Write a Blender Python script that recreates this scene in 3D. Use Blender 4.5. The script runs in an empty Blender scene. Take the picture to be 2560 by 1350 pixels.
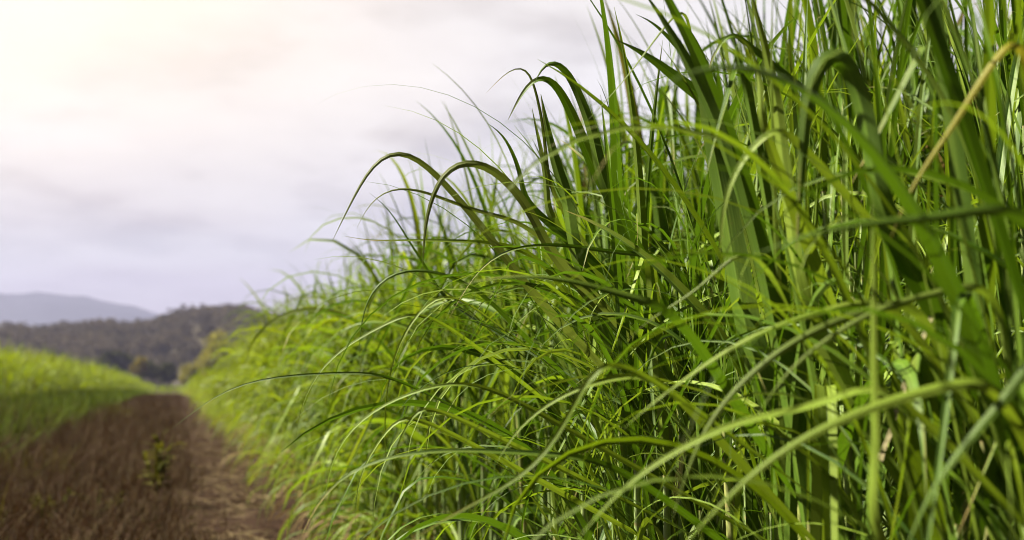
import bpy, math, random
import numpy as np

rng = np.random.default_rng(11)
random.seed(11)
R = math.radians
sc = bpy.context.scene
COL = sc.collection

# ------------------------------------------------------------------ camera
EYE = np.array((0.0, 0.0, 1.2))
FPX = 3090.0                      # focal length in photo pixels (2560 wide)
YAW, PITCH = R(15.04), R(4.72)
FWD = np.array((math.sin(YAW) * math.cos(PITCH), math.cos(YAW) * math.cos(PITCH), math.sin(PITCH)))
RIGHT = np.array((math.cos(YAW), -math.sin(YAW), 0.0))
UP = np.cross(RIGHT, FWD)
FOCUS = 2.45

cd = bpy.data.cameras.new('camera')
cam = bpy.data.objects.new('camera', cd); COL.objects.link(cam)
cam.location = EYE
from mathutils import Matrix, Vector
cam.rotation_euler = Matrix((RIGHT, UP, -FWD)).transposed().to_euler()
cd.sensor_width = 36.0
cd.lens = 36.0 * FPX / 2560
cd.clip_start, cd.clip_end = 0.02, 30000
cd.dof.use_dof = True
cd.dof.focus_distance = FOCUS
cd.dof.aperture_fstop = 3.5
sc.camera = cam

def pix(x, y, d):
    """where the sight line through photo pixel x, y lies at depth d"""
    return EYE + d * (FWD + RIGHT * ((x - 1280) / FPX) + UP * ((675 - y) / FPX))

def terrain(y):
    y = np.asarray(y, float)
    return -0.016 * np.clip(y - 60, 0, 310)

# ------------------------------------------------------------------ node helpers
def new_mat(name):
    m = bpy.data.materials.new(name); m.use_nodes = True
    nt = m.node_tree; nt.nodes.clear()
    out = nt.nodes.new('ShaderNodeOutputMaterial')
    return m, nt, out

class NT:
    def __init__(s, nt): s.nt = nt
    def n(s, typ, **kw):
        nd = s.nt.nodes.new(typ)
        for k, v in kw.items():
            if k.startswith('i_'):
                key = k[2:]
                nd.inputs[int(key) if key.isdigit() else key.replace('_', ' ')].default_value = v
            else:
                setattr(nd, k, v)
        return nd
    def l(s, a, b): s.nt.links.new(a, b)
    def val(s, nd, i, v):
        if hasattr(v, 'default_value') or hasattr(v, 'is_linked'): s.l(v, nd.inputs[i])
        else: nd.inputs[i].default_value = v
    def math(s, op, a, b=0.0, clamp=False):
        nd = s.n('ShaderNodeMath', operation=op); nd.use_clamp = clamp
        s.val(nd, 0, a); s.val(nd, 1, b); return nd.outputs[0]
    def mix(s, f, a, b, blend='MIX'):
        nd = s.n('ShaderNodeMix', data_type='RGBA', blend_type=blend)
        s.val(nd, 0, f)
        for i, v in ((6, a), (7, b)):
            if isinstance(v, tuple): nd.inputs[i].default_value = (*v, 1)
            else: s.l(v, nd.inputs[i])
        return nd.outputs[2]
    def ramp(s, f, stops):
        nd = s.n('ShaderNodeValToRGB'); cr = nd.color_ramp
        while len(cr.elements) < len(stops): cr.elements.new(0.5)
        for e, (p, c) in zip(cr.elements, stops):
            e.position = p; e.color = (*c, 1) if len(c) == 3 else c
        s.l(f, nd.inputs[0]); return nd.outputs[0]
    def noise(s, vec, scale, detail=4, rough=.55):
        nd = s.n('ShaderNodeTexNoise'); nd.inputs['Scale'].default_value = scale
        nd.inputs['Detail'].default_value = detail; nd.inputs['Roughness'].default_value = rough
        if vec is not None: s.l(vec, nd.inputs['Vector'])
        return nd.outputs[0]
    def smooth(s, v, a, b):
        nd = s.n('ShaderNodeMapRange', interpolation_type='SMOOTHSTEP')
        s.val(nd, 0, v); nd.inputs[1].default_value = a; nd.inputs[2].default_value = b
        return nd.outputs[0]

# ------------------------------------------------------------------ materials
def leaf_material(name, stops, under, trans, rib=(.13, .20, .030), tmix=.34, rough=.44, tipdry=.5, spec=.15):
    m, nt, out = new_mat(name); N = NT(nt)
    uv = N.n('ShaderNodeUVMap').outputs[0]
    sep = N.n('ShaderNodeSeparateXYZ'); N.l(uv, sep.inputs[0])
    u, v = sep.outputs[0], sep.outputs[1]
    geo = N.n('ShaderNodeNewGeometry'); oi = N.n('ShaderNodeObjectInfo')
    rnd = N.math('FRACT', N.math('ADD', geo.outputs['Random Per Island'], oi.outputs['Random']))
    base = N.ramp(rnd, stops)
    # parallel veins
    cmb = N.n('ShaderNodeCombineXYZ')
    N.l(N.math('MULTIPLY', u, 11.0), cmb.inputs[0]); N.l(N.math('MULTIPLY', v, 1.6), cmb.inputs[1]); N.l(N.math('MULTIPLY', rnd, 70.0), cmb.inputs[2])
    vein = N.noise(cmb.outputs[0], 1.0, 3, .6)
    veinv = N.smooth(vein, .38, .62)
    base = N.mix(N.math('MULTIPLY', veinv, .6), base, N.mix(.5, base, rib))
    # blotchy wear
    cm2 = N.n('ShaderNodeCombineXYZ')
    N.l(N.math('MULTIPLY', u, 1.5), cm2.inputs[0]); N.l(N.math('MULTIPLY', v, 9.0), cm2.inputs[1]); N.l(N.math('MULTIPLY', rnd, 31.0), cm2.inputs[2])
    blot = N.noise(cm2.outputs[0], 1.0, 4, .6)
    base = N.mix(N.math('MULTIPLY', N.smooth(blot, .45, .75), .5), base, (.11, .135, .012))
    cm3 = N.n('ShaderNodeCombineXYZ')
    N.l(N.math('MULTIPLY', u, 7.0), cm3.inputs[0]); N.l(N.math('MULTIPLY', v, 60.0), cm3.inputs[1]); N.l(N.math('MULTIPLY', rnd, 53.0), cm3.inputs[2])
    spot = N.math('MULTIPLY', N.smooth(N.noise(cm3.outputs[0], 1.0, 2, .5), .66, .74), N.smooth(blot, .5, .6))
    base = N.mix(N.math('MULTIPLY', spot, .7), base, (.12, .07, .02))
    # pale midrib
    mid = N.math('SUBTRACT', 1.0, N.smooth(N.math('ABSOLUTE', N.math('SUBTRACT', u, .5)), .03, .075))
    base = N.mix(N.math('MULTIPLY', mid, .55), base, rib)
    # dry tip on some leaves
    tip = N.math('MULTIPLY', N.smooth(N.math('ADD', v, N.math('MULTIPLY', N.math('SUBTRACT', blot, .5), .3)), .86, 1.0), N.smooth(rnd, 1 - tipdry, 1.0))
    base = N.mix(tip, base, (.30, .20, .07))
    back = N.mix(.55, base, under)
    col = N.mix(geo.outputs['Backfacing'], base, back)
    p = N.n('ShaderNodeBsdfPrincipled'); N.l(col, p.inputs['Base Color'])
    p.inputs['Roughness'].default_value = rough; p.inputs['Specular IOR Level'].default_value = spec
    bmp = N.n('ShaderNodeBump'); bmp.inputs['Strength'].default_value = .35; bmp.inputs['Distance'].default_value = .002
    N.l(vein, bmp.inputs['Height']); N.l(bmp.outputs[0], p.inputs['Normal'])
    t = N.n('ShaderNodeBsdfTranslucent'); N.l(N.mix(.35, trans, col), t.inputs[0])
    mx = N.n('ShaderNodeMixShader'); mx.inputs[0].default_value = tmix
    N.l(p.outputs[0], mx.inputs[1]); N.l(t.outputs[0], mx.inputs[2]); N.l(mx.outputs[0], out.inputs[0])
    return m

M_GREEN = leaf_material('green_leaf', tmix=.20, stops=[(0, (.009, .030, .002)), (.3, (.020, .055, .002)), (.6, (.042, .088, .002)), (.85, (.075, .120, .003)), (1, (.009, .032, .005))],
    under=(.080, .135, .016), trans=(.105, .22, .001), spec=.14, rough=.46)
M_YOUNG = leaf_material('young_leaf',
    [(0, (.055, .090, .005)), (.35, (.080, .110, .004)), (.7, (.110, .128, .004)), (1, (.070, .100, .007))],
    (.13, .16, .018), (.23, .29, .002), tmix=.42, spec=.14, rough=.5)
M_MID = leaf_material('mid_green_leaf', [(0, (.022, .056, .004)), (.35, (.048, .088, .004)), (.7, (.078, .112, .004)), (1, (.032, .068, .006))],
    (.11, .155, .018), (.17, .26, .002), tmix=.36, spec=.14, rough=.5)
M_PALE = leaf_material('pale_glint_leaf', [(0, (.125, .190, .018)), (1, (.160, .215, .026))], (.15, .205, .024), (.22, .31, .006), tmix=.25, tipdry=0)  # pale green blades, with sun glints put into the base colour
M_LIME = leaf_material('lime_leaf', [(0, (.075, .125, .006)), (1, (.095, .135, .008))], (.14, .18, .04), (.18, .27, .005), tmix=.32, tipdry=.4)
M_OLIVE = leaf_material('olive_leaf', [(0, (.060, .078, .014)), (1, (.075, .088, .016))], (.15, .17, .05), (.14, .19, .012), tmix=.28)
M_YELLOW = leaf_material('yellow_leaf', [(0, (.20, .195, .008)), (1, (.26, .225, .010))], (.22, .20, .02), (.22, .21, .012), rib=(.3, .27, .05), tipdry=0)
M_DRY = leaf_material('dry_leaf', [(0, (.11, .065, .024)), (.5, (.17, .11, .045)), (1, (.07, .038, .014))], (.16, .11, .05), (.16, .10, .028), rib=(.2, .14, .07), tmix=.2, rough=.7, spec=.15)
M_STRAW = leaf_material('straw_sheath', [(0, (.12, .105, .045)), (1, (.15, .125, .06))], (.14, .12, .055), (.13, .11, .04), rib=(.17, .14, .075), tmix=.15, rough=.6, spec=.2)
M_DEADWEED = leaf_material('dead_weed_blade', [(0, (.017, .006, .003)), (.5, (.036, .015, .008)), (1, (.060, .029, .016))], (.04, .023, .015), (.04, .018, .008), rib=(.07, .04, .025), tmix=.2, rough=.8, spec=.1)
M_LITTER = leaf_material('leaf_litter', [(0, (.042, .025, .015)), (.5, (.078, .051, .031)), (1, (.11, .077, .048))], (.08, .05, .026), (.08, .045, .02), rib=(.11, .07, .04), tmix=.1, rough=.85, spec=.08)
M_WEED = leaf_material('green_weed_blade', [(0, (.016, .034, .004)), (1, (.042, .050, .006))], (.04, .055, .010), (.06, .08, .004), tmix=.3, rough=.9, spec=.05)

M_OLIVEWEED = leaf_material('olive_weed_leaf', [(0, (.048, .050, .006)), (1, (.080, .072, .008))], (.075, .07, .012), (.11, .10, .006), rib=(.06, .06, .012), tmix=.25, rough=.8, spec=.05)

def stalk_material():
    m, nt, out = new_mat('cane_stalk'); N = NT(nt)
    uv = N.n('ShaderNodeUVMap').outputs[0]
    sep = N.n('ShaderNodeSeparateXYZ'); N.l(uv, sep.inputs[0])
    oi = N.n('ShaderNodeObjectInfo'); geo = N.n('ShaderNodeNewGeometry')
    rnd = N.math('FRACT', N.math('ADD', geo.outputs['Random Per Island'], oi.outputs['Random']))
    c = N.ramp(rnd, [(0, (.13, .19, .05)), (.5, (.20, .26, .09)), (.85, (.17, .20, .04)), (1, (.26, .24, .09))])
    tc = N.n('ShaderNodeTexCoord')
    mp = N.n('ShaderNodeMapping'); mp.inputs['Scale'].default_value = (160, 160, 5); N.l(tc.outputs['Object'], mp.inputs[0])
    st = N.noise(mp.outputs[0], 1.0, 3, .6)
    c = N.mix(N.math('MULTIPLY', N.smooth(st, .35, .7), .6), c, N.mix(.6, c, (.06, .10, .02)))
    ring = N.smooth(N.math('ABSOLUTE', N.math('SUBTRACT', N.math('FRACT', N.math('MULTIPLY', sep.outputs[1], 8.0)), .5)), .46, .49)
    c = N.mix(N.math('MULTIPLY', ring, .7), c, (.20, .15, .06))
    p = N.n('ShaderNodeBsdfPrincipled'); N.l(c, p.inputs['Base Color']); p.inputs['Roughness'].default_value = .5
    N.l(p.outputs[0], out.inputs[0]); return m
M_STALK = stalk_material()

def ground_material(name, stops, scale, bump=.05, straw=None):
    m, nt, out = new_mat(name); N = NT(nt)
    tc = N.n('ShaderNodeTexCoord')
    a = N.noise(tc.outputs['Object'], scale, 9, .62)
    b = N.noise(tc.outputs['Object'], scale * .08, 4, .6)
    f = N.math('ADD', N.math('MULTIPLY', a, .65), N.math('MULTIPLY', b, .35))
    c = N.ramp(f, stops)
    if straw:
        mp = N.n('ShaderNodeMapping'); mp.inputs['Scale'].default_value = (9, 26, 9); mp.inputs['Rotation'].default_value = (0, 0, .5)
        N.l(tc.outputs['Object'], mp.inputs[0])
        s = N.noise(mp.outputs[0], 1.0, 6, .7)
        c = N.mix(N.math('MULTIPLY', N.smooth(s, .52, .66), .6), c, straw)
    p = N.n('ShaderNodeBsdfPrincipled'); N.l(c, p.inputs['Base Color']); p.inputs['Roughness'].default_value = .95
    p.inputs['Specular IOR Level'].default_value = 0.02
    bm = N.n('ShaderNodeBump'); bm.inputs['Strength'].default_value = .9; bm.inputs['Distance'].default_value = bump
    N.l(a, bm.inputs['Height']); N.l(bm.outputs[0], p.inputs['Normal'])
    N.l(p.outputs[0], out.inputs[0]); return m
M_SOIL = ground_material('field_soil', [(.3, (.02, .010, .006)), (.55, (.036, .02, .012)), (.75, (.06, .038, .025))], 7)
M_TRACK = ground_material('track_earth', [(.3, (.010, .0055, .0035)), (.52, (.020, .011, .0075)), (.72, (.036, .022, .015))], 6, straw=(.046, .031, .021))

def rough_material(name, stops, scale, detail=6):
    m, nt, out = new_mat(name); N = NT(nt)
    tc = N.n('ShaderNodeTexCoord')
    c = N.ramp(N.noise(tc.outputs['Object'], scale, detail, .6), stops)
    p = N.n('ShaderNodeBsdfPrincipled'); N.l(c, p.inputs['Base Color']); p.inputs['Roughness'].default_value = .95
    p.inputs['Specular IOR Level'].default_value = .1
    N.l(p.outputs[0], out.inputs[0]); return m
M_HILL = rough_material('woodland_floor', [(.3, (.035, .03, .022)), (.7, (.07, .06, .04))], .02)
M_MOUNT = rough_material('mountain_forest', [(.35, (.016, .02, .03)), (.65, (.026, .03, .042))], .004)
M_BARK = rough_material('bark', [(.3, (.05, .035, .025)), (.7, (.11, .085, .06))], 2.0)

def crown_material(name, stops, under, trans):
    m, nt, out = new_mat(name); N = NT(nt)
    geo = N.n('ShaderNodeNewGeometry'); tc = N.n('ShaderNodeTexCoord')
    big = N.noise(tc.outputs['Object'], .035, 3, .5)
    f = N.math('ADD', N.math('MULTIPLY', geo.outputs['Random Per Island'], .2), N.math('MULTIPLY', N.smooth(big, .3, .7), .8))
    c = N.ramp(f, stops)
    d = N.n('ShaderNodeBsdfDiffuse'); N.l(c, d.inputs[0])
    t = N.n('ShaderNodeBsdfTranslucent'); t.inputs[0].default_value = (*trans, 1)
    mx = N.n('ShaderNodeMixShader'); mx.inputs[0].default_value = .45
    N.l(d.outputs[0], mx.inputs[1]); N.l(t.outputs[0], mx.inputs[2]); N.l(mx.outputs[0], out.inputs[0])
    return m
M_WOOD = crown_material('woodland_canopy', [(0, (.045, .041, .030)), (.35, (.080, .073, .048)), (.65, (.14, .118, .075)), (1, (.16, .13, .085))], None, (.05, .04, .03))
M_BUSH_OLIVE = crown_material('olive_crown', [(0, (.10, .105, .018)), (.5, (.17, .16, .03)), (1, (.24, .21, .045))], None, (.2, .18, .02))
M_BUSH_DARK = crown_material('dark_crown', [(0, (.024, .028, .012)), (.5, (.042, .044, .016)), (1, (.07, .065, .02))], None, (.035, .04, .01))
M_BUSH_YELLOW = crown_material('yellow_crown', [(0, (.11, .095, .010)), (.5, (.16, .13, .015)), (1, (.21, .165, .025))], None, (.14, .11, .01))

# ------------------------------------------------------------------ mesh helpers
def build(name, V, F, UV, mats, parent=None, mi=None, smooth=True, origin=None, rib=0):
    me = bpy.data.meshes.new(name)
    V = np.asarray(V, np.float32).reshape(-1, 3); F = np.asarray(F, np.int32)
    if origin is not None: V = V - np.asarray(origin, np.float32)
    nf, k = F.shape
    me.vertices.add(len(V)); me.vertices.foreach_set('co', V.ravel())
    me.loops.add(nf * k); me.loops.foreach_set('vertex_index', F.ravel())
    me.polygons.add(nf)
    me.polygons.foreach_set('loop_start', np.arange(0, nf * k, k, dtype=np.int32))
    me.polygons.foreach_set('loop_total', np.full(nf, k, np.int32))
    if smooth: me.polygons.foreach_set('use_smooth', np.ones(nf, bool))
    if mi is not None: me.polygons.foreach_set('material_index', np.asarray(mi, np.int32))
    if UV is not None:
        uvl = me.uv_layers.new(name='UVMap')
        uvl.data.foreach_set('uv', np.asarray(UV, np.float32)[F.ravel()].ravel())
    for m in (mats if isinstance(mats, (list, tuple)) else [mats]): me.materials.append(m)
    me.update(calc_edges=True); me.validate()
    if rib:
        ev = np.empty(len(me.edges) * 2, np.int32); me.edges.foreach_get('vertices', ev); ev = ev.reshape(-1, 2)
        sh = me.attributes.new('sharp_edge', 'BOOLEAN', 'EDGE')
        sh.data.foreach_set('value', ((ev % rib) == rib // 2).all(1))
    o = bpy.data.objects.new(name, me); COL.objects.link(o)
    if parent is not None: o.parent = parent
    elif origin is not None: o.location = origin
    return o

def tag(o, label=None, cat=None, group=None, kind=None):
    for k, v in (('label', label), ('category', cat), ('group', group), ('kind', kind)):
        if v: o[k] = v
    return o

def empty(name, loc):
    o = bpy.data.objects.new(name, None); COL.objects.link(o)
    o.empty_display_size = .1; o.location = loc; return o

def ribbon_faces(S, W):
    f = []
    for s in range(S):
        for w in range(W - 1):
            a = s * W + w
            f.append((a, a + 1, a + W + 1, a + W))
    return np.array(f, np.int32)

def ribbons(C, SIDE, NRM, width, fold, W=3):
    """C, SIDE, NRM: (N, S+1, 3); width (N, S+1). V-folded strips. Returns V (N, n, 3), F, UV"""
    N, S1, _ = C.shape
    u = np.linspace(-1, 1, W)
    off = SIDE[:, :, None, :] * (u[None, None, :, None] * width[:, :, None, None] * .5)
    lift = NRM[:, :, None, :] * (np.abs(u)[None, None, :, None] * width[:, :, None, None] * np.asarray(fold).reshape(-1, 1, 1, 1))
    V = (C[:, :, None, :] + off + lift).reshape(N, S1 * W, 3)
    uu = np.tile((u + 1) / 2, S1); vv = np.repeat(np.linspace(0, 1, S1), W)
    return V, ribbon_faces(S1 - 1, W), np.stack([uu, vv], 1)

def profile(t, base=.55):
    return np.clip(base + t * 3.0, 0, 1) * np.clip(1 - t ** 2.4, 0.012, 1) ** .85

def norm(a): return a / np.maximum(np.linalg.norm(a, axis=-1, keepdims=True), 1e-9)

def grow_leaves(base, az, el, L, wd, bend, power, drift, twist, fold, S=12, W=3, floor=None, kink=None, prof=.55):
    """arching blades: base (N,3); az, el, L, wd, bend ... (N,)"""
    N = len(az); t = np.linspace(0, 1, S + 1)
    th = el[:, None] - bend[:, None] * t[None] ** power[:, None]
    if kink is not None:                                         # creased blades hang straight down past the crease
        th = np.where(t[None] > kink[:, None], np.minimum(th, R(-62)), th)
    th = np.maximum(th, R(-86))
    a = az[:, None] + drift[:, None] * t[None] ** 2
    d = np.stack([np.cos(th) * np.cos(a), np.cos(th) * np.sin(a), np.sin(th)], -1)
    step = (L / S)[:, None, None]
    C = np.concatenate([np.zeros((N, 1, 3)), np.cumsum((d[:, :-1] + d[:, 1:]) * .5 * step, 1)], 1) + base[:, None, :]
    if floor is not None: C[:, :, 2] = np.maximum(C[:, :, 2], floor[:, None] + .015)
    side = np.stack([-np.sin(a), np.cos(a), np.zeros_like(a)], -1)
    nrm = np.cross(d, side)                                      # points up/outward
    tw = twist[:, None, None] * t[None, :, None]
    side2 = side * np.cos(tw) + nrm * np.sin(tw); nrm2 = nrm * np.cos(tw) - side * np.sin(tw)
    return ribbons(C, -side2, nrm2, wd[:, None] * profile(t, prof)[None], fold, W)

def merge(V, F, UV):
    N, n, _ = V.shape
    FF = (F[None] + (np.arange(N) * n)[:, None, None]).reshape(-1, F.shape[1])
    return V.reshape(-1, 3), FF, np.tile(UV, (N, 1))

def tubes(P, rad, K=6):
    """P (N,S,3), rad (N,S) -> merged tubes"""
    N, S, _ = P.shape
    T = norm(np.gradient(P, axis=1))
    ref = np.zeros_like(T); ref[..., 0] = 1
    A = norm(np.cross(T, ref)); B = np.cross(T, A)
    ang = np.linspace(0, 2 * math.pi, K, endpoint=False)
    V = P[:, :, None, :] + rad[:, :, None, None] * (A[:, :, None, :] * np.cos(ang)[None, None, :, None] + B[:, :, None, :] * np.sin(ang)[None, None, :, None])
    f = []
    for s in range(S - 1):
        for k in range(K):
            f.append((s * K + k, s * K + (k + 1) % K, (s + 1) * K + (k + 1) % K, (s + 1) * K + k))
    UV = np.stack([np.tile(np.arange(K) / K, S), np.repeat(np.linspace(0, 1, S), K)], 1)
    return V.reshape(N, S * K, 3), np.array(f, np.int32), UV

def frand(a, b, n): return rng.uniform(a, b, n)

def cane_params(roots, lean_az, n_leaf, hs, wmul=1.0, bias=.6, lmul=1.0, upright=0.0):
    """leaf arrays for a set of shoots. roots (K,3); lean_az: direction that most leaves hang towards"""
    K = len(roots); n = K * n_leaf
    H = hs * frand(.85, 1.12, K)
    idx = np.tile(np.arange(n_leaf), K) / max(n_leaf - 1, 1)
    r = np.repeat(np.arange(K), n_leaf)
    lean = frand(-.07, .07, (K, 2))
    frac = np.clip(.16 + .84 * idx ** .8 + frand(-.05, .05, n), .1, 1)
    hgt = frac * H[r]
    base = roots[r] + np.stack([lean[r, 0] * frac, lean[r, 1] * frac, hgt], 1)
    az = np.where(rng.random(n) < bias, lean_az + rng.normal(0, .75, n), frand(0, 2 * math.pi, n))
    up = idx
    el = R(52) + (R(84) - R(52)) * up + rng.normal(0, .13, n)
    el = np.clip(el, R(25), R(89))
    L = (.62 + .50 * np.sin(np.clip(up * 1.15, 0, 1) * math.pi * .72)) * frand(.75, 1.25, n) * lmul
    bend = R(165) - R(38) * up ** 2 + rng.normal(0, .40, n)
    spear = (up > .97); bend = np.where(spear, R(25) * frand(.2, 2.2, n), bend); L = np.where(spear, L * .95, L)
    st = rng.random(n) < upright                                   # stiff blades standing up out of the shoot
    el = np.where(st, frand(R(80), R(89), n), el); bend = np.where(st, frand(R(3), R(42), n), bend)
    wd = wmul * np.where(st, 1.12, 1.0) * np.clip(rng.lognormal(math.log(.0175), .50, n), .006, .055)
    power = frand(1.5, 3.2, n)
    return dict(base=base, az=az, el=el, L=L, wd=wd, bend=np.clip(bend, .1, 3.6), power=power, drift=rng.normal(0, .35, n),
                twist=rng.normal(0, .9, n), fold=frand(.05, .28, n)), H, lean, up

def shoot_roots(cx, cy, n, r):
    a = frand(0, 2 * math.pi, n); q = r * np.sqrt(rng.random(n))
    x, y = cx + q * np.cos(a), cy + q * np.sin(a)
    return np.stack([x, y, terrain(y)], 1)

def kinks(n, p=.2): return np.where(rng.random(n) < p, frand(.35, .75, n), 2.0)

def stalk_mesh(roots, H, lean, S=7, K=6, rmul=1.0):
    t = np.linspace(0, 1, S)
    P = roots[:, None, :] + np.stack([lean[:, 0:1] * t, lean[:, 1:2] * t, H[:, None] * t], -1)
    rad = rmul * frand(.010, .016, len(roots))[:, None] * (1.05 - .55 * t)[None]
    return tubes(P, rad, K)

# ------------------------------------------------------------------ near plants: each one a thing
GROUP = 'sugarcane plants along the track'
def pick_leaf(y):
    q = rng.random()
    if q < .003: return M_YELLOW
    if q < .19: return M_PALE  # scattered pale leaves standing in for sun glints
    if q < .40: return M_MID
    return M_GREEN
def cane_plant(x, y, label, n_shoots=5, n_leaf=8, hs=1.15, detail=True, lean_az=math.pi, bias=.6, S=18, extra=None, radius=.13, low=6, lmul=1.0, fine=7, upright=0.0):
    root = empty('sugarcane_plant', (x, y, float(terrain(y))))
    tag(root, label, 'sugarcane', GROUP)
    o = np.array((x, y, float(terrain(y))))
    roots = shoot_roots(x, y, n_shoots, radius)
    prm, H, lean, up = cane_params(roots, lean_az, n_leaf, hs, bias=bias, lmul=lmul, upright=upright, wmul=.82 if y < 3.3 else (1.0 if y < 6 else 1.2))
    n = len(prm['az'])
    V, F, UV = grow_leaves(**prm, S=S, W=3, floor=np.full(n, o[2]), kink=kinks(n))
    # hair-thin young blades at the top
    nf = fine; j = rng.integers(0, n_shoots, nf); ft = roots[j] + np.stack([lean[j, 0], lean[j, 1], H[j] * frand(.6, 1, nf)], 1)
    VF, _, _ = grow_leaves(ft, np.where(rng.random(nf) < .6, lean_az + rng.normal(0, .8, nf), frand(0, 6.28, nf)), frand(R(60), R(86), nf), frand(.6, 1.15, nf), frand(.0035, .0075, nf),
        frand(R(70), R(175), nf), frand(1.4, 3, nf), rng.normal(0, .5, nf), rng.normal(0, .8, nf), frand(.05, .2, nf), S=S, floor=np.full(nf, o[2]))
    V = np.concatenate([V, VF]); n += nf
    # low drooping and dry blades at the foot
    lo = shoot_roots(x, y, low, radius * 1.2); lo[:, 2] += frand(.05, .30, low)
    VL, FL, UL = grow_leaves(lo, lean_az + rng.normal(0, .9, low), R(50) + rng.normal(0, .25, low), frand(.45, .85, low), frand(.010, .026, low),
        R(150) + rng.normal(0, .3, low), frand(1.1, 1.8, low), rng.normal(0, .4, low), rng.normal(0, .9, low), frand(.05, .3, low), S=S, floor=np.full(low, o[2]))
    dry = rng.random(low) < .45
    SV, SF, SU = stalk_mesh(roots, H, lean)
    if detail:
        for k in range(n_shoots): build('stalk', SV[k], SF, SU, M_STALK, root, origin=o)
        for k in range(n): build('leaf', V[k], F, UV, pick_leaf(y), root, origin=o, rib=3)
        for k in range(low):
            lf = build('leaf', VL[k], FL, UL, M_DRY if dry[k] else M_GREEN, root, origin=o, rib=3)
            if dry[k]: lf['label'] = 'dry brown leaf at the foot of the plant'
    else:
        v, f, u = merge(SV, SF, SU); build('stalk_cluster', v, f, u, M_STALK, root, origin=o)
        va = np.concatenate([V, VL[~dry]]); v, f, u = merge(va, F, UV)
        q = rng.random(len(va)); build('foliage', v, f, u, [M_GREEN if y < 5.5 and rng.random() < .6 else (M_MID if y < 13 else M_YOUNG), M_PALE, M_YOUNG], root, origin=o, rib=3, mi=np.repeat(np.where(q < .14, 1, np.where(q < .34, 2, 0)), len(F)))
        if dry.any():
            v, f, u = merge(VL[dry], FL, UL); build('dry_foliage', v, f, u, M_DRY, root, origin=o)
    return root, o

# traced signature leaves -------------------------------------------------------
def catmull(P, n):
    P = np.asarray(P, float)
    Q = np.vstack([2 * P[0] - P[1], P, 2 * P[-1] - P[-2]])
    seg = np.linspace(0, len(P) - 1 - 1e-6, n); out = []
    for s in seg:
        i = int(s); t = s - i; a, b, c, d = Q[i:i + 4]
        out.append(.5 * (2 * b + (c - a) * t + (2 * a - 5 * b + 4 * c - d) * t * t + (3 * b - a - 3 * c + d) * t ** 3))
    return np.array(out)

def arched_leaf(root, o, pts, w, depth, mat, roll=.0, label=None, tipdepth=None, attach=True, fold=.12, prof=None, name='leaf'):
    """a leaf that runs tip -> base through photo points at its own distance, then on down to its plant"""
    pts = np.asarray(pts, float)[::-1]
    ds = np.linspace(depth, tipdepth if tipdepth else depth, len(pts))
    P = np.array([pix(px, py, d) for (px, py), d in zip(pts, ds)])
    if attach:
        b = P[0]; z = max(o[2] + .12, b[2] - .28)
        P = np.vstack([(o[0] + rng.normal(0, .03), o[1] + rng.normal(0, .03), z), P])
    n = 44
    C = catmull(P, n + 1)
    # even spacing
    d = np.r_[0, np.cumsum(np.linalg.norm(np.diff(C, axis=0), axis=1))]
    C = np.stack([np.interp(np.linspace(0, d[-1], n + 1), d, C[:, i]) for i in range(3)], 1)
    for _ in range(9): C[1:-1] = .5 * C[1:-1] + .25 * (C[:-2] + C[2:])
    T = norm(np.gradient(C, axis=0)); view = norm(C - EYE)
    nd = -.75 * view + np.array((-.35, 0, .60)); side = norm(np.cross(T, -nd)); nrm = np.cross(side, T)
    t = np.linspace(0, 1, n + 1)
    ang = (roll + .45 * np.sin(t * 3.1 + roll * 5))[:, None]
    s2 = side * np.cos(ang) + nrm * np.sin(ang); n2 = nrm * np.cos(ang) - side * np.sin(ang)
    flip = np.where((n2[:, 2].mean() < 0), -1.0, 1.0)
    width = 1.12 * w / FPX * depth * profile(t, .6) * (np.interp(t, [0, .32], [.45, 1]) if attach else 1) if prof is None else w / FPX * depth * np.interp(t, prof[0], prof[1])
    V, F, UV = ribbons(C[None], (s2 * flip)[None], (n2 * flip)[None], width[None], np.array([fold]), 5)
    lf = build(name, V[0], F, UV, mat, root, origin=o, rib=5)
    if label: lf['label'] = label
    return lf

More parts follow.
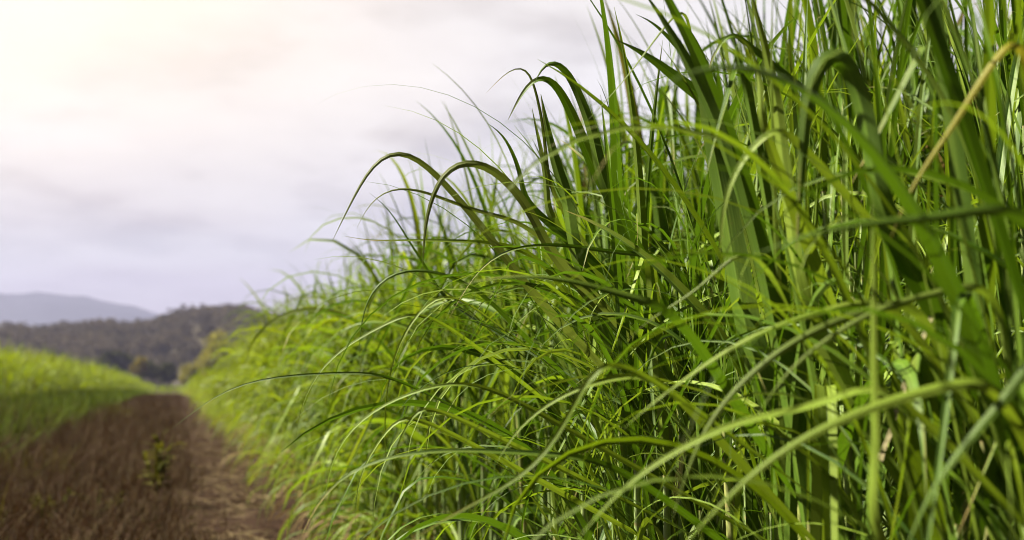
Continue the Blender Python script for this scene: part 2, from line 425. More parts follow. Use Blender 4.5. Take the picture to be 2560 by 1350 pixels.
G, PA, LI, OL, YE, ST = M_GREEN, M_PALE, M_LIME, M_OLIVE, M_YELLOW, M_STRAW
HERO = [
 dict(at=(1345, 760, 2.55), label='sugarcane plant whose slender olive leaf arches farthest out over the track', leaves=[
  ([(829,606),(897,466),(944,383),(990,356),(1032,378),(1104,450),(1198,559),(1270,652),(1338,741)], 21, 2.5, OL),
  ([(923,482),(949,489),(985,538),(1032,621),(1084,688),(1130,760)], 11, 3.0, G),
  ([(860,590),(923,604),(1011,600),(1110,602),(1218,606),(1300,622),(1360,660)], 14, 2.6, LI)]),
 dict(at=(1400, 690, 2.5), label='sugarcane plant with one broad olive leaf folded over like a hook', leaves=[
  ([(1057,673),(1058,590),(1068,523),(1094,445),(1130,398),(1161,391),(1213,404),(1270,450),(1312,507),(1348,559),(1379,637)], 27, 2.45, OL),
  ([(892,570),(912,518),(944,479),(990,462),(1042,471),(1135,507),(1218,538),(1338,580)], 12, 2.5, OL)]),
 dict(at=(1390, 860, 2.6), label='sugarcane plant with a pale tipped leaf bowed low under the hooked leaf', leaves=[
  ([(897,912),(898,860),(900,818),(907,756),(933,709),(975,678),(1021,665),(1094,678),(1167,704),(1218,741),(1290,820)], 12, 2.5, G),
  ([(967,1201),(961,1084),(959,1006),(967,951),(979,901),(994,850),(1030,790),(1090,745),(1160,750)], 10, 2.3, PA),
  ([(1120,800),(1180,690),(1218,640),(1310,610),(1430,612),(1560,640),(1680,665)], 14, 2.3, G)]),
 dict(at=(1425, 620, 2.55), label='sugarcane plant with a tall dark pointed blade beside a bright narrow one', leaves=[
  ([(1352,235),(1370,333),(1393,426),(1419,500),(1440,640)], 48, 2.55, G),
  ([(1330,270),(1342,330),(1356,389),(1370,481),(1385,560)], 26, 2.6, LI),
  ([(1215,233),(1270,174),(1307,150),(1326,167),(1341,237),(1356,296),(1367,389),(1390,500)], 11, 2.6, OL)]),
 dict(at=(1510, 520, 2.45), label='sugarcane plant with two broad green leaves curling over side by side against the sky', leaves=[
  ([(1337,207),(1352,159),(1378,137),(1407,159),(1437,215),(1470,296),(1489,363),(1515,470)], 38, 2.45, G),
  ([(1270,300),(1320,205),(1356,178),(1385,200),(1419,259),(1463,363),(1500,450)], 32, 2.5, G),
  ([(1218,308),(1245,315),(1265,345),(1290,400),(1310,460),(1330,520)], 22, 2.6, G)]),
 dict(at=(1790, 420, 2.2), label='sugarcane plant with a wide leaf snapped flat towards the sky', leaves=[
  ([(1540,99),(1560,108),(1593,122),(1665,172),(1727,225),(1790,290)], 46, 2.2, G),
  ([(1675,31),(1690,36),(1708,48),(1732,96),(1756,144),(1775,220)], 28, 2.2, G),
  ([(1590,36),(1625,46),(1665,87),(1708,130),(1745,180),(1780,250)], 26, 2.25, G),
  ([(1470,300),(1540,225),(1600,150),(1650,80),(1690,36),(1720,40)], 9, 2.1, LI)]),
 dict(at=(1890, 900, 1.95), label='sugarcane plant with the widest upright blade, half dark and half bright green', leaves=[
  ([(1739,100),(1752,202),(1776,337),(1803,457),(1822,578),(1850,740),(1885,900)], 92, 1.95, G)]),
 dict(at=(1985, 700, 1.7), label='sugarcane plant with pale upright blades crowding its top', leaves=[
  ([(1868,-60),(1890,40),(1920,144),(1945,280),(1960,430),(1985,600),(2005,760)], 52, 1.75, PA),
  ([(1840,90),(1862,79),(1878,110),(1893,150),(1905,240),(1915,340)], 34, 1.65, PA),
  ([(1760,215),(1772,165),(1788,118),(1812,90),(1840,84),(1868,110)], 24, 1.9, G)]),
 dict(at=(2200, 640, 1.5), label='sugarcane plant with a big grey-green leaf folded into an upside-down V', leaves=[
  ([(1992,620),(2000,457),(2016,260),(2036,150),(2062,98),(2090,92),(2122,144),(2150,240),(2185,400),(2200,520)], 66, 1.5, G)]),
 dict(at=(1985, 640, 1.55), label='sugarcane plant whose pale green leaf droops straight down like a cane handle', leaves=[
  ([(1796,690),(1799,626),(1804,530),(1819,457),(1857,385),(1905,342),(1944,327),(1985,345)], 30, 1.5, PA)]),
 dict(at=(2540, 300, 1.35), label='sugarcane plant with one yellow drying leaf hanging among the stalks', leaves=[
  ([(2226,598),(2250,530),(2290,443),(2363,347),(2411,270),(2455,190),(2500,140),(2560,110)], 24, 1.3, YE)]),
 dict(at=(2540, 1010, 1.3), label='sugarcane plant with a long light green leaf sweeping low across its neighbours', leaves=[
  ([(1700,1372),(1817,1244),(1937,1133),(2081,1056),(2226,998),(2322,970),(2418,965),(2505,974)], 38, 1.2, PA),
  ([(1430,1365),(1520,1250),(1600,1177),(1672,1138),(1793,1071),(1889,1037),(2000,1030),(2120,1000),(2230,975)], 30, 1.3, PA)]),
 dict(at=(2370, 830, 1.4), label='sugarcane plant with three long yellow-green leaves bowed in parallel', leaves=[
  ([(1680,1300),(1700,1230),(1744,1100),(1793,1018),(1870,936),(1985,849),(2081,801),(2202,767),(2250,758),(2298,772)], 27, 1.4, LI),
  ([(1895,1040),(1908,1008),(1937,960),(2009,888),(2106,820),(2202,767),(2270,745),(2370,735),(2490,734)], 24, 1.35, LI),
  ([(1560,1070),(1600,1027),(1696,960),(1793,888),(1889,835),(2009,787),(2130,767),(2240,770)], 22, 1.45, PA)]),
 dict(at=(2205, 1350, 1.3), label='sugarcane plant with one pale straight stem standing in front of the dark stalks', leaves=[
  ([(2180,480),(2183,700),(2183,990),(2197,1180),(2207,1380)], 36, 1.25, PA)]),
 dict(at=(2600, 900, 1.2), label='sugarcane plant with a blue-green leaf falling steeply past the dark stalks', leaves=[
  ([(2262,1380),(2290,1300),(2322,1230),(2394,1133),(2467,1047),(2558,950),(2620,900)], 38, 1.15, G),
  ([(1880,640),(1950,605),(2050,575),(2200,552),(2380,548),(2600,560)], 42, 1.1, G)]),
 dict(at=(1640, 790, 1.8), label='sugarcane plant with a broad bright leaf lying level across the thicket', leaves=[
  ([(1150,712),(1190,696),(1270,689),(1374,688),(1478,712),(1580,750),(1700,800)], 30, 1.6, G),
  ([(1570,850),(1600,800),(1680,770),(1780,700),(1900,640)], 16, 1.6, LI)]),
 dict(at=(1200, 1010, 2.7), label='sugarcane plant whose single hair-thin tip reaches out above the bare track', leaves=[
  ([(430,1072),(480,1035),(520,990),(560,960),(640,945),(750,936),(850,930),(940,935),(1030,965)], 11, 2.2, G),
  ([(735,1130),(745,1040),(770,960),(830,890),(900,840),(980,810),(1080,790)], 11, 2.5, LI)]),
 dict(at=(1560, 1240, 1.9), label='sugarcane plant with a dark leaf curving down to the bottom edge of the crop', leaves=[
  ([(740,1375),(756,1311),(776,1268),(803,1225),(842,1190),(873,1170),(924,1147),(1030,1130),(1147,1123),(1264,1129),(1380,1140),(1560,1175)], 18, 1.8, G),
  ([(807,1300),(811,1221),(823,1147),(842,1104),(890,1053),(951,1010),(1030,980),(1100,955),(1147,948),(1200,957),(1290,1000)], 13, 2.1, PA)]),
 dict(at=(1230, 1120, 2.3), label='sugarcane plant with pale leaves hooked over above the foot of the crop', leaves=[
  ([(889,1311),(887,1221),(897,1182),(924,1131),(963,1080),(991,1065),(1060,1050)], 15, 2.2, PA),
  ([(977,1200),(975,1147),(987,1100),(1010,1065),(1049,1041),(1110,1030)], 20, 2.0, PA)]),
 dict(at=(1620, 950, 1.7), label='sugarcane plant with a lime leaf slanting down across paler ones', leaves=[
  ([(1000,1372),(1108,1291),(1186,1260),(1303,1201),(1370,1160),(1401,1084),(1428,1014),(1480,960),(1560,905)], 24, 1.5, LI),
  ([(1240,1160),(1256,1116),(1287,1080),(1342,1026),(1420,979),(1498,951),(1577,944),(1660,960)], 22, 1.75, PA)]),
]

used = []
for h in HERO:
    p = pix(*h['at'])
    x, y = p[0] + .08, p[1] + .05
    x = max(x, 1.0)
    used.append((x, y))
    root, o = cane_plant(x, y, h['label'], n_shoots=3, n_leaf=7, hs=1.05, lean_az=R(185), bias=.25, radius=.10, low=4, lmul=.85, upright=.35)
    for L in h['leaves']:
        arched_leaf(root, o, L[0], L[1], L[2], L[3], roll=random.uniform(-.35, .35))

# a broken dead cane leaning between the stalks, and a seed stem close to the lens
p = pix(2202, 1150, 1.6)
root = empty('broken_cane', (p[0], p[1], 0)); o = np.array((p[0], p[1], 0.0))
tag(root, 'straw coloured broken cane leaning between the dark stalks', 'dead cane')
for seg in ([(2200, 1150), (2216, 1110), (2231, 1072)], [(2231, 1066), (2246, 1015), (2262, 972)], [(2260, 975), (2280, 920), (2300, 868)], [(2288, 893), (2315, 830), (2344, 757)]):
    arched_leaf(root, o, seg[::-1], 20, 1.55, ST, attach=False, prof=([0, 1], [1, .8]), name='sheath')

FAR_L = 'dense green sugarcane plant in the rows that border the track'
def near_used(x, y): return any((x - a) ** 2 + (y - b) ** 2 < .16 ** 2 for a, b in used)
for ri, rx in enumerate((1.24, 1.68, 2.12)):
    yy = 1.35 + .12 * ri
    ymax = (24, 24, 15)[ri]
    while yy < ymax:
        x, y = rx + random.uniform(-.1, .1) + (.14 if yy < 3.3 else 0), yy + random.uniform(-.08, .08)
        yy += .36 if yy < 8 else .42
        if y < .95 + x * .55 or near_used(x, y): continue
        det = ri < 2 and y < 5.2
        far = y > 9
        cane_plant(x, y, FAR_L if ri else 'leafy green sugarcane plant on the edge row beside the bare track',
                   n_shoots=(5 if ri == 0 else 7) if not far else 4, n_leaf=8 if not far else 7, hs=random.uniform(1.02, 1.25) if ri == 0 else random.uniform(1.15, 1.4) + (.3 if y < 4.5 else 0),
                   detail=det, lean_az=R(180), upright=(0 if y > 5.5 else (.25 if ri == 0 else .6)), bias=(.6 if y > 3.6 else .25) if ri == 0 else .3, lmul=1.0 if y > 3 else .88, S=18 if y < 6 else 9, low=(11 if ri == 0 else 3))

# ------------------------------------------------------------------ the rest of the crop: uncountable
def field(name, xs, ys, n_shoots, n_leaf, hs, S, wmul, mat, lean_az, bias, label, dryfrac=.05, W=3, low=0, lmul=1.0, upright=0.0):
    Vs, D = [], []
    roots = np.concatenate([shoot_roots(x, y, n_shoots, .2) for x, y in zip(xs, ys)])
    prm, H, lean, up = cane_params(roots, lean_az, n_leaf, hs, wmul=wmul, bias=bias, lmul=lmul, upright=upright)
    n = len(prm['az'])
    V, F, UV = grow_leaves(**prm, S=S, W=W, floor=np.repeat(roots[:, 2], n_leaf), kink=kinks(n))
    if low:
        rr = np.repeat(roots, low, 0).copy(); rr[:, :2] += rng.normal(0, .08, (len(rr), 2)); fl = rr[:, 2].copy(); rr[:, 2] += frand(.04, .35, len(rr)); m = len(rr)
        VL, _, _ = grow_leaves(rr, lean_az + rng.normal(0, .8, m), R(55) + rng.normal(0, .25, m), frand(.5, .9, m), wmul * frand(.009, .02, m),
            R(150) + rng.normal(0, .3, m), frand(1.1, 1.8, m), rng.normal(0, .4, m), rng.normal(0, .9, m), frand(.05, .3, m), S=S, W=W, floor=fl)
        V = np.concatenate([V, VL])
    v, f, u = merge(V, F, UV)
    dry = rng.random(len(V)) < dryfrac
    if low: dry[n:] = rng.random(len(V) - n) < .25
    o = build(name, v, f, u, [mat, M_DRY, M_PALE], mi=np.repeat(np.where(dry, 1, np.where(rng.random(len(V)) < .12, 2, 0)), len(F)), rib=3)
    tag(o, label, 'sugarcane field', kind='stuff'); return o

def grid(x0, x1, dx, y0, y1, dy, keep=lambda x, y: True):
    X, Y = [], []
    for x in np.arange(x0, x1, dx):
        for y in np.arange(y0, y1, dy):
            a, b = x + random.uniform(-.35, .35) * dx, y + random.uniform(-.4, .4) * dy
            if keep(a, b): X.append(a); Y.append(b)
    return X, Y

RIGHT_L = 'thick green sugarcane filling the field behind the edge rows'
field('sugarcane_field', *grid(2.5, 5.6, .46, 1.8, 25, .42, lambda x, y: y > x * .5), 4, 8, 1.5, 9, 1.1, M_GREEN, math.pi, .3, RIGHT_L)
field('sugarcane_field', *grid(2.4, 4.6, .33, 2.2, 7.5, .34, lambda x, y: y > x * .62), 4, 8, 1.95, 9, 1.2, M_GREEN, math.pi, .2, 'tallest dark green sugarcane rising behind the nearest plants', upright=.6)
field('sugarcane_field', *grid(5.6, 14, .8, 2, 40, .7, lambda x, y: y > x * .45), 4, 6, 1.3, 6, 1.3, M_GREEN, math.pi, .2, 'sugarcane standing deep inside the tall field away from the track')
field('sugarcane_field', *grid(1.15, 4.2, .5, 24.2, 60, .45), 4, 7, .62, 7, 1.15, M_YOUNG, math.pi, .6, 'yellow-green sugarcane lining the track farther on', low=2, lmul=.8)
field('sugarcane_field', *grid(1.2, 4.4, .75, 60, 150, .6), 4, 6, .55, 5, 1.7, M_YOUNG, math.pi, .6, 'yellow-green sugarcane lining the far stretch of the track', low=2, lmul=.7, W=2 + 1)
field('sugarcane_field', *grid(1.3, 5, 1.0, 150, 285, .9), 4, 5, .6, 4, 2.6, M_YOUNG, math.pi, .6, 'sugarcane lining the track where it runs out of sight', low=1, lmul=.8)
field('sugarcane_field', *grid(4.4, 16, 1.6, 40, 285, 1.6), 4, 5, .5, 4, 2.4, M_YOUNG, math.pi, .3, 'yellow-green sugarcane inside the far field', lmul=.8)
field('sugarcane_field', *grid(-7.6, -4.35, .55, 22, 62, .5), 4, 7, 1.12, 7, 1.3, M_YOUNG, 0.0, .5, 'bright green sugarcane on the other side of the track', low=1)
field('sugarcane_field', *grid(-8.5, -4.35, .8, 62, 150, .7), 4, 6, 1.10, 5, 1.9, M_YOUNG, 0.0, .5, 'bright green sugarcane lining the other side farther on', low=1)
field('sugarcane_field', *grid(-9.5, -4.4, 1.1, 150, 285, 1.0), 4, 5, 1.02, 4, 2.8, M_YOUNG, 0.0, .5, 'sugarcane at the far end of the field across the track', low=1)
field('sugarcane_field', *grid(-22, -7.6, 1.3, 26, 90, 1.3, lambda x, y: y > -x * 2.2), 4, 5, 1.05, 5, 2.0, M_YOUNG, 0.0, .3, 'sugarcane deep in the field across the track')
field('sugarcane_field', *grid(-42, -9, 2.2, 90, 285, 2.0), 4, 5, 1.05, 4, 3.6, M_YOUNG, 0.0, .3, 'sugarcane far back in the field across the track')
field('sugarcane_field', *grid(-60, 70, 1.3, 286, 300, 1.6), 5, 6, 1.15, 4, 3.0, M_YOUNG, -math.pi / 2, .5, 'bright strip of sugarcane closing off the end of the track', low=1)

# ------------------------------------------------------------------ ground, track
def sheet(name, xs, ys, dz, mat, wob=0.0, **kw):
    X, Y = np.meshgrid(xs, ys); Z = terrain(Y) + dz
    if wob:
        Z = Z + wob * (np.sin(X * 2.1 + Y * .6) * np.sin(Y * 1.3 + 1) + .6 * np.sin(X * 5 + Y * 2.7) * np.sin(Y * 3.1 - X)) * np.clip((1.2 - np.abs(X + 1.75) / 2.6) * 4, 0, 1)
    V = np.stack([X, Y, Z], -1).reshape(-1, 3); nx, ny = len(xs), len(ys)
    F = [(j * nx + i, j * nx + i + 1, (j + 1) * nx + i + 1, (j + 1) * nx + i) for j in range(ny - 1) for i in range(nx - 1)]
    o = build(name, V, np.array(F), None, mat); tag(o, kind='structure', **kw); return o
gy = np.r_[-60, np.linspace(-10, 60, 15), np.linspace(80, 370, 16), 600, 1200, 2400, 3800]
sheet('ground', np.r_[-3000, -600, -100, -20, 20, 100, 600, 3000], gy, -.03, M_SOIL, label='bare brown soil under the crop')
sheet('dirt_track', np.linspace(-4.35, 1.3, 44), np.r_[np.linspace(-5, 40, 220), np.linspace(40.4, 290, 180)], 0, M_TRACK, wob=.02, label='reddish brown dirt track between the two cane fields')

# dry weeds on the track: one mass
def blades(name, n, xf, yf, hf, wf, mat, label, cat, spread=.6, S=4, mats=None, lay=False):
    y = yf(n); x = xf(n, y)
    base = np.stack([x, y, terrain(y) + .0], 1)
    L = hf(n, y); el = R(75) + rng.normal(0, .25, n)
    if lay: el = frand(.02, .22, n)
    V, F, UV = grow_leaves(base, frand(0, 2 * math.pi, n), el, L, wf(n, y), frand(.2, 1.5, n) if not lay else frand(0, .25, n), frand(1.1, 2, n), rng.normal(0, .6, n),
        rng.normal(0, 1, n), frand(.05, .3, n), S=S, floor=terrain(y), prof=.9)
    v, f, u = merge(V, F, UV)
    o = build(name, v, f, u, mat); tag(o, label, cat, kind='stuff'); return o
def clumpy(n, lo, hi, y):
    c = frand(lo, hi, n); k = np.sin(c * 4.3 + np.sin(y * .9) * 2) * np.sin(y * 1.7 + c)
    return c + .15 * k
XW = []
def keepx(x): XW.append(x); return x
ylog = lambda a, b: (lambda n: a * (b / a) ** rng.random(n))
blades('dry_weeds', 60000, lambda n, y: keepx(clumpy(n, -4.3, .1, y) + np.where(rng.random(n) < .16, frand(-.2, .5, n), 0)), ylog(6.5, 90), lambda n, y: frand(.2, .85, n) * np.interp(y, [7, 11, 25, 50], [.7, 1, .8, .33]) * np.interp(XW[-1], [-4.3, -2, .1], [1.3, .95, .45]), lambda n, y: frand(.003, .007, n) * (1 + y / 30),
       M_DEADWEED, 'dead reddish brown weeds covering most of the track', 'dry weeds')
blades('dry_weeds', 17000, lambda n, y: frand(-4.5, -2.9, n), ylog(10, 90), lambda n, y: frand(.25, .8, n) * np.interp(y, [14, 30], [1, .35]), lambda n, y: frand(.006, .012, n) * (1 + y / 30),
       M_DEADWEED, 'taller dead weeds along the foot of the far cane', 'dry weeds')
tx, ty = frand(-4.5, -1.2, 170), 8 * (34 / 8) ** rng.random(170)         # shaggy clumps on the far side of the track
tk = rng.integers(0, 170, 15000); TH = frand(.45, 1.05, 170) * np.interp(tx, [-4.5, -1.2], [1.15, .6])
blades('dry_weeds', 15000, lambda n, y: tx[tk] + rng.normal(0, .13, n), lambda n: ty[tk] + rng.normal(0, .13, n), lambda n, y: TH[tk] * frand(.5, 1.1, n), lambda n, y: frand(.003, .008, n),
       M_DEADWEED, 'shaggy clumps of dead brown weeds standing above the rest on the track', 'dry weeds')
tk2 = rng.integers(0, 40, 2600)
blades('low_grass', 2600, lambda n, y: tx[tk2] + rng.normal(0, .16, n), lambda n: ty[tk2] + rng.normal(0, .16, n), lambda n, y: TH[tk2] * frand(.4, 1.0, n), lambda n, y: frand(.006, .013, n),
       M_OLIVEWEED, 'olive grass tufts growing through the dead weeds', 'grass')
blades('leaf_litter', 6000, lambda n, y: frand(-1.2, .9, n), ylog(6.5, 40), lambda n, y: frand(.08, .35, n), lambda n, y: frand(.006, .018, n),
       M_LITTER, 'dry cane leaves littering the bare edge of the track', 'leaf litter', lay=True)
blades('low_grass', 15000, lambda n, y: -4.4 + 2.5 * rng.random(n) ** 1.6, ylog(8, 90), lambda n, y: frand(.35, 1.0, n) * np.interp(y, [20, 60], [1, .6]), lambda n, y: frand(.008, .016, n) * (1 + y / 30),
       M_WEED, 'sparse olive grass among the dead weeds', 'grass')

def weed(px, py_base, h_px, label, dist=None, n=110):
    # base on the ground where the sight line meets it
    d = (FWD + RIGHT * ((px - 1280) / FPX) + UP * ((675 - py_base) / FPX)); s = -EYE[2] / d[2]
    p = EYE + s * d; h = h_px / FPX * s
    root = empty('weed', (p[0], p[1], 0)); tag(root, label, 'weed'); o = np.array((p[0], p[1], 0.0))
    k = 7
    t = np.linspace(0, 1, 7); a = frand(0, 6.28, k); q = frand(.02, .22, k)
    top = h * frand(.6, 1.0, k)
    P = o + np.stack([np.cos(a)[:, None] * q[:, None] * t ** 1.5, np.sin(a)[:, None] * q[:, None] * t ** 1.5, top[:, None] * t], -1)
    v, f, u = merge(*tubes(P, np.repeat((.006 - .004 * t)[None], k, 0), 5)); build('stem', v, f, u, M_WEED, root, origin=o)
    j = rng.integers(0, k, n); tt = frand(.25, 1, n)
    base = np.stack([np.array([np.interp(tt[i], t, P[j[i], :, c]) for i in range(n)]) for c in range(3)], 1)
    V, F, UV = grow_leaves(base, frand(0, 6.28, n), frand(.2, 1.2, n), frand(.04, .10, n) * h / .4, frand(.015, .03, n) * h / .4, frand(.2, 1.6, n), frand(1, 2, n), rng.normal(0, .4, n), rng.normal(0, .5, n), frand(.05, .2, n), S=4)
    v, f, u = merge(V, F, UV); build('foliage', v, f, u, M_OLIVEWEED, root, origin=o)
weed(392, 1268, 195, 'olive green leafy weed standing alone in the brown weeds mid-track')
weed(115, 1330, 110, 'low olive weed in the dark brown weeds near the corner of the photo')
weed(250, 1300, 70, 'small brownish green weed between two larger ones on the track')

# ------------------------------------------------------------------ trees, wooded hill, mountain
def crown_pts(cx, cy, cz, rx, ry, rz, n_clump, per, size):
    """leaf-clump quads spread through lumpy volumes"""
    q = norm(rng.normal(size=(n_clump, 3))); rr = rng.random(n_clump) ** .45
    c = q * rr[:, None] * np.array((rx, ry, rz)) * .85; c[:, 2] = np.where(c[:, 2] < -rz * .45, -rz * .45 + rng.random(n_clump) * rz * .2, c[:, 2])
    cr = frand(.22, .42, n_clump) * min(rx, rz)
    P = (c[:, None, :] + norm(rng.normal(size=(n_clump, per, 3))) * (cr[:, None, None] * rng.random((n_clump, per, 1)) ** .33)).reshape(-1, 3)
    P += np.array((cx, cy, cz))
    return leaf_quads(P, size)
def leaf_quads(P, size):
    n = len(P); a = norm(rng.normal(size=(n, 3))); b = norm(np.cross(a, rng.normal(size=(n, 3))))
    s = (size * frand(.55, 1.3, n))[:, None]
    V = np.stack([P - a * s, P + b * s * .6, P + a * s, P - b * s * .6], 1).reshape(-1, 3)
    return V, np.arange(n * 4, dtype=np.int32).reshape(n, 4)

def tree(px, top_px, half_px, dist, mat, label, base_z=-5.0, squat=.85):
    k = pix(px, top_px, dist); x, y, zt = k
    h = zt - base_z; r = half_px / FPX * dist
    root = empty('tree', (x, y, base_z)); tag(root, label, 'tree', 'trees beyond the far end of the track'); o = np.array((x, y, base_z))
    rz = min(h * .48, r * squat); cz = zt - rz
    t = np.linspace(0, 1, 6)
    P = [np.stack([x + .3 * np.sin(t * 3), np.full(6, y), base_z + (cz - base_z + rz * .3) * t], -1)]; RD = [.035 * h * (1 - .8 * t)]
    for i in range(6):
        a = random.uniform(0, 6.28); s = .45 + .08 * i
        st = np.array((x, y, base_z + (cz - base_z) * s)); en = np.array((x + math.cos(a) * r * .7, y + math.sin(a) * r * .7, cz + random.uniform(-.2, .5) * rz))
        P.append(st + (en - st) * t[:, None]); RD.append(.014 * h * (1 - .8 * t))
    v, f, u = merge(*tubes(np.array(P), np.array(RD), 6)); build('trunk', v, f, u, M_BARK, root, origin=o)
    V, F = crown_pts(x, y, cz, r, r, rz, 34, 90, r * .085); build('crown', V, F, None, mat, root, origin=o, smooth=False)
tree(548, 832, 58, 330, M_BUSH_OLIVE, 'rounded olive green tree rising beside the edge of the tall cane', squat=1.0)
tree(350, 888, 24, 345, M_BUSH_YELLOW, 'small yellowish tree at the end of the cane across the track', squat=1.2)
tree(382, 900, 34, 350, M_BUSH_DARK, 'dark bushy tree just beside the small yellowish one')
tree(424, 903, 30, 355, M_BUSH_DARK, 'dark green tree standing over the vanishing end of the track', squat=1.1)
tree(478, 905, 32, 320, M_BUSH_OLIVE, 'low olive tree where the tall cane meets the end of the track', squat=1.2)
tree(290, 868, 46, 420, M_BUSH_DARK, 'broad dark tree behind the bright cane, before the wooded hill')

def ridge_line(pts): 
    a = np.array(pts, float); return lambda x: np.interp(x, a[:, 0], a[:, 1])
# wooded hill: terrain rises to a ridge about 700 m off
ridge = ridge_line([(-900, 830), (-300, 820), (-60, 848), (0, 842), (60, 838), (110, 848), (180, 836), (260, 830), (330, 834), (390, 830), (440, 806), (520, 795), (600, 792), (650, 806), (720, 822), (900, 836), (1500, 830), (2700, 820), (3800, 830)])
def hill_z(px, f):
    """height on the hillside below the ridge seen at bearing px; f 0 foot .. 1 ridge"""
    zr = pix(px, ridge(px), 760)[2]
    return -5.2 + (zr + 5.2) * np.sin(f * math.pi / 2)
def hill_xyz(px, f):
    d = 470 + (760 - 470) * f
    p = pix(px, 675, d)
    return p[0], p[1], hill_z(px, f)
pxs = np.linspace(-900, 3800, 120); fs = np.linspace(0, 1, 14)
V = []
for f_ in fs:
    for q in pxs: V.append(hill_xyz(q, f_))
for q in pxs:
    a = hill_xyz(q, 1.0); b = pix(q, 675, 1100); V.append((b[0], b[1], -5.3))
nx = len(pxs); F = [(j * nx + i, j * nx + i + 1, (j + 1) * nx + i + 1, (j + 1) * nx + i) for j in range(len(fs)) for i in range(nx - 1)]
tag(build('hill', np.array(V), np.array(F), None, M_HILL), 'wooded hillside beyond the cane fields', kind='structure')
VV, FF, off = [], [], 0
for i in range(1900):
    q = random.uniform(-180, 860) if i < 1650 else random.uniform(-880, 2800); f_ = random.random() ** .8
    x, y, z = hill_xyz(q, f_)
    r = random.uniform(3.0, 6.0)
    v, f = crown_pts(x, y, z + r * .55, r, r, r * random.uniform(.7, 1.0), 9, 24, r * .12)
    VV.append(v); FF.append(f + off); off += len(v)
tag(build('wooded_hillside', np.concatenate(VV), np.concatenate(FF), None, M_WOOD, smooth=False), 'grey-brown wood covering the hill beyond the cane', 'woodland', kind='stuff')

# far mountain
mr = ridge_line([(-2500, 800), (-900, 745), (-300, 734), (0, 731), (120, 734), (220, 743), (300, 757), (400, 788), (520, 815), (700, 835), (1200, 845), (2700, 840), (4500, 830)])
pxs = np.linspace(-2400, 4400, 170); V = []
rows = 9; DM = 3200
for j in range(rows):
    f_ = j / (rows - 1)
    for q in pxs:
        d = DM - 900 * (1 - f_); p = pix(q, 675, d); zr = pix(q, mr(q) + 3 * math.sin(q * .05) + 2 * math.sin(q * .13), DM)[2]
        V.append((p[0], p[1], -5.1 + (zr + 5.1) * f_ ** 1.3 * (1 + .06 * (1 - f_) * math.sin(q * .03 + j))))
for q in pxs:
    p = pix(q, 675, DM + 500); V.append((p[0], p[1], -5.2))
nx = len(pxs); F = [(j * nx + i, j * nx + i + 1, (j + 1) * nx + i + 1, (j + 1) * nx + i) for j in range(rows) for i in range(nx - 1)]
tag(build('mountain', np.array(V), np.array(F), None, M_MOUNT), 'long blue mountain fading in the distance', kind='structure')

# ------------------------------------------------------------------ haze
HAZE = True
if HAZE:
    m, nt, out = new_mat('haze_air'); N = NT(nt)
    pv = N.n('ShaderNodeVolumePrincipled'); pv.inputs['Color'].default_value = (.455, .465, .75, 1); pv.inputs['Density'].default_value = 1.35e-4
    pv.inputs['Anisotropy'].default_value = 0
    N.l(pv.outputs[0], out.inputs['Volume'])
    x0, x1, y0, y1, z0, z1 = -3300, 3400, -90, 4100, -7, 290
    V = [(x, y, z) for z in (z0, z1) for y in (y0, y1) for x in (x0, x1)]
    F = [(0, 2, 3, 1), (4, 5, 7, 6), (0, 1, 5, 4), (2, 6, 7, 3), (0, 4, 6, 2), (1, 3, 7, 5)]
    tag(build('haze', V, F, None, m, smooth=False), 'thin pale haze in the air', 'haze', kind='stuff')

# ------------------------------------------------------------------ light
SUN_AZ, SUN_EL = R(-62), R(47)              # azimuth from +Y, positive towards +X
sd = np.array((math.sin(SUN_AZ) * math.cos(SUN_EL), math.cos(SUN_AZ) * math.cos(SUN_EL), math.sin(SUN_EL)))
ld = bpy.data.lights.new('sun', 'SUN'); ld.energy = 5.0; ld.angle = R(1.5); ld.color = (1, .94, .77)
lo = bpy.data.objects.new('sun', ld); COL.objects.link(lo)
lo.rotation_euler = Vector(-sd).to_track_quat('-Z', 'Y').to_euler()

w = bpy.data.worlds.new('World'); sc.world = w; w.use_nodes = True
nt = w.node_tree; nt.nodes.clear(); N = NT(nt)
out = nt.nodes.new('ShaderNodeOutputWorld'); bg = nt.nodes.new('ShaderNodeBackground'); N.l(bg.outputs[0], out.inputs[0])
bg.inputs[1].default_value = .10
sky = N.n('ShaderNodeTexSky', sky_type='NISHITA'); sky.sun_disc = False
sky.sun_elevation = SUN_EL; sky.sun_rotation = SUN_AZ
sky.air_density, sky.dust_density = 1.0, 2.0
tc = N.n('ShaderNodeTexCoord'); D = tc.outputs['Generated']
sp = N.n('ShaderNodeSeparateXYZ'); N.l(D, sp.inputs[0])
z = N.math('MAXIMUM', sp.outputs[2], 0.0)
inv = N.math('DIVIDE', 1.0, N.math('ADD', z, .16))
cb = N.n('ShaderNodeCombineXYZ'); N.l(N.math('MULTIPLY', sp.outputs[0], inv), cb.inputs[0]); N.l(N.math('MULTIPLY', sp.outputs[1], inv), cb.inputs[1])
n1 = N.noise(cb.outputs[0], 2.3, 8, .54)
n2 = N.noise(cb.outputs[0], .55, 3, .5)
cl = N.math('ADD', N.math('MULTIPLY', n1, .62), N.math('MULTIPLY', n2, .38))
E = 1.88                                      # cloud brightness before the .10 strength
ccol = N.ramp(cl, [(.38, (.63 * E, .605 * E, .63 * E)), (.455, (.83 * E, .80 * E, .805 * E)), (.52, (1.0 * E, .975 * E, .98 * E)), (.66, (1.12 * E, 1.1 * E, 1.09 * E))])
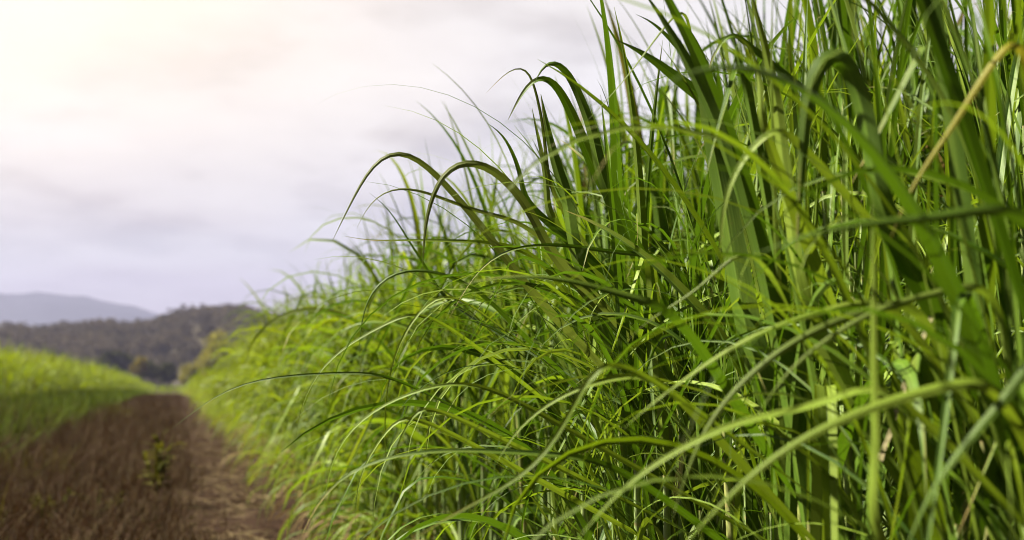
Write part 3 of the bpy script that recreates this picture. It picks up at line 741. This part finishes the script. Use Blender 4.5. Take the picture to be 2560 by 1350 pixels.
# the lavender grey base of the cloud deck towards the horizon
hz = N.smooth(z, .0, .21)
ccol = N.mix(hz, (.50 * E, .465 * E, .515 * E), ccol)
hz2 = N.smooth(z, .05, .30)
# thinner, warm lit cloud on the sun's side of the view
dt = N.n('ShaderNodeVectorMath', operation='DOT_PRODUCT'); N.l(D, dt.inputs[0]); GA, GE = R(-24), R(25); dt.inputs[1].default_value = (math.sin(GA) * math.cos(GE), math.cos(GA) * math.cos(GE), math.sin(GE))
g = N.math('POWER', N.math('MAXIMUM', dt.outputs['Value'], 0.0), 11.0)
g = N.math('MULTIPLY', g, hz2)
glow = N.mix(N.math('MINIMUM', N.math('MULTIPLY', g, 2.0), 1.0), ccol, (1.5 * E, 1.27 * E, .98 * E))
cover = N.math('ADD', .92, N.math('MULTIPLY', N.smooth(n2, .35, .6), .08))
# sky dimmed away from the glow, mostly out of frame, to cut fill light
dh = N.n('ShaderNodeVectorMath', operation='DOT_PRODUCT'); N.l(D, dh.inputs[0]); dh.inputs[1].default_value = (math.sin(GA), math.cos(GA), 0)
side = N.smooth(dh.outputs['Value'], -.2, .65)
shade = N.n('ShaderNodeCombineColor'); k_ = N.math('ADD', .10, N.math('MULTIPLY', side, .90))
k_ = N.math('MULTIPLY', k_, N.math('SUBTRACT', 1.0, N.math('MULTIPLY', N.smooth(z, .36, .75), .65)))   # unseen sky overhead, darkened to take top fill off the cane
for i_ in range(3): N.l(k_, shade.inputs[i_])
N.l(N.mix(1.0, N.mix(cover, sky.outputs[0], glow), shade.outputs[0], 'MULTIPLY'), bg.inputs[0])

# ------------------------------------------------------------------ render settings
sc.view_settings.view_transform = 'Standard'; sc.view_settings.look = 'None'; sc.view_settings.gamma = 1
sc.view_settings.exposure = 2.2
sc.cycles.use_denoising = True; sc.cycles.filter_width = 1.0
sc.cycles.max_bounces = 8; sc.cycles.diffuse_bounces = 2; sc.cycles.transmission_bounces = 4; sc.cycles.volume_bounces = 1
sc.cycles.sample_clamp_indirect = 6
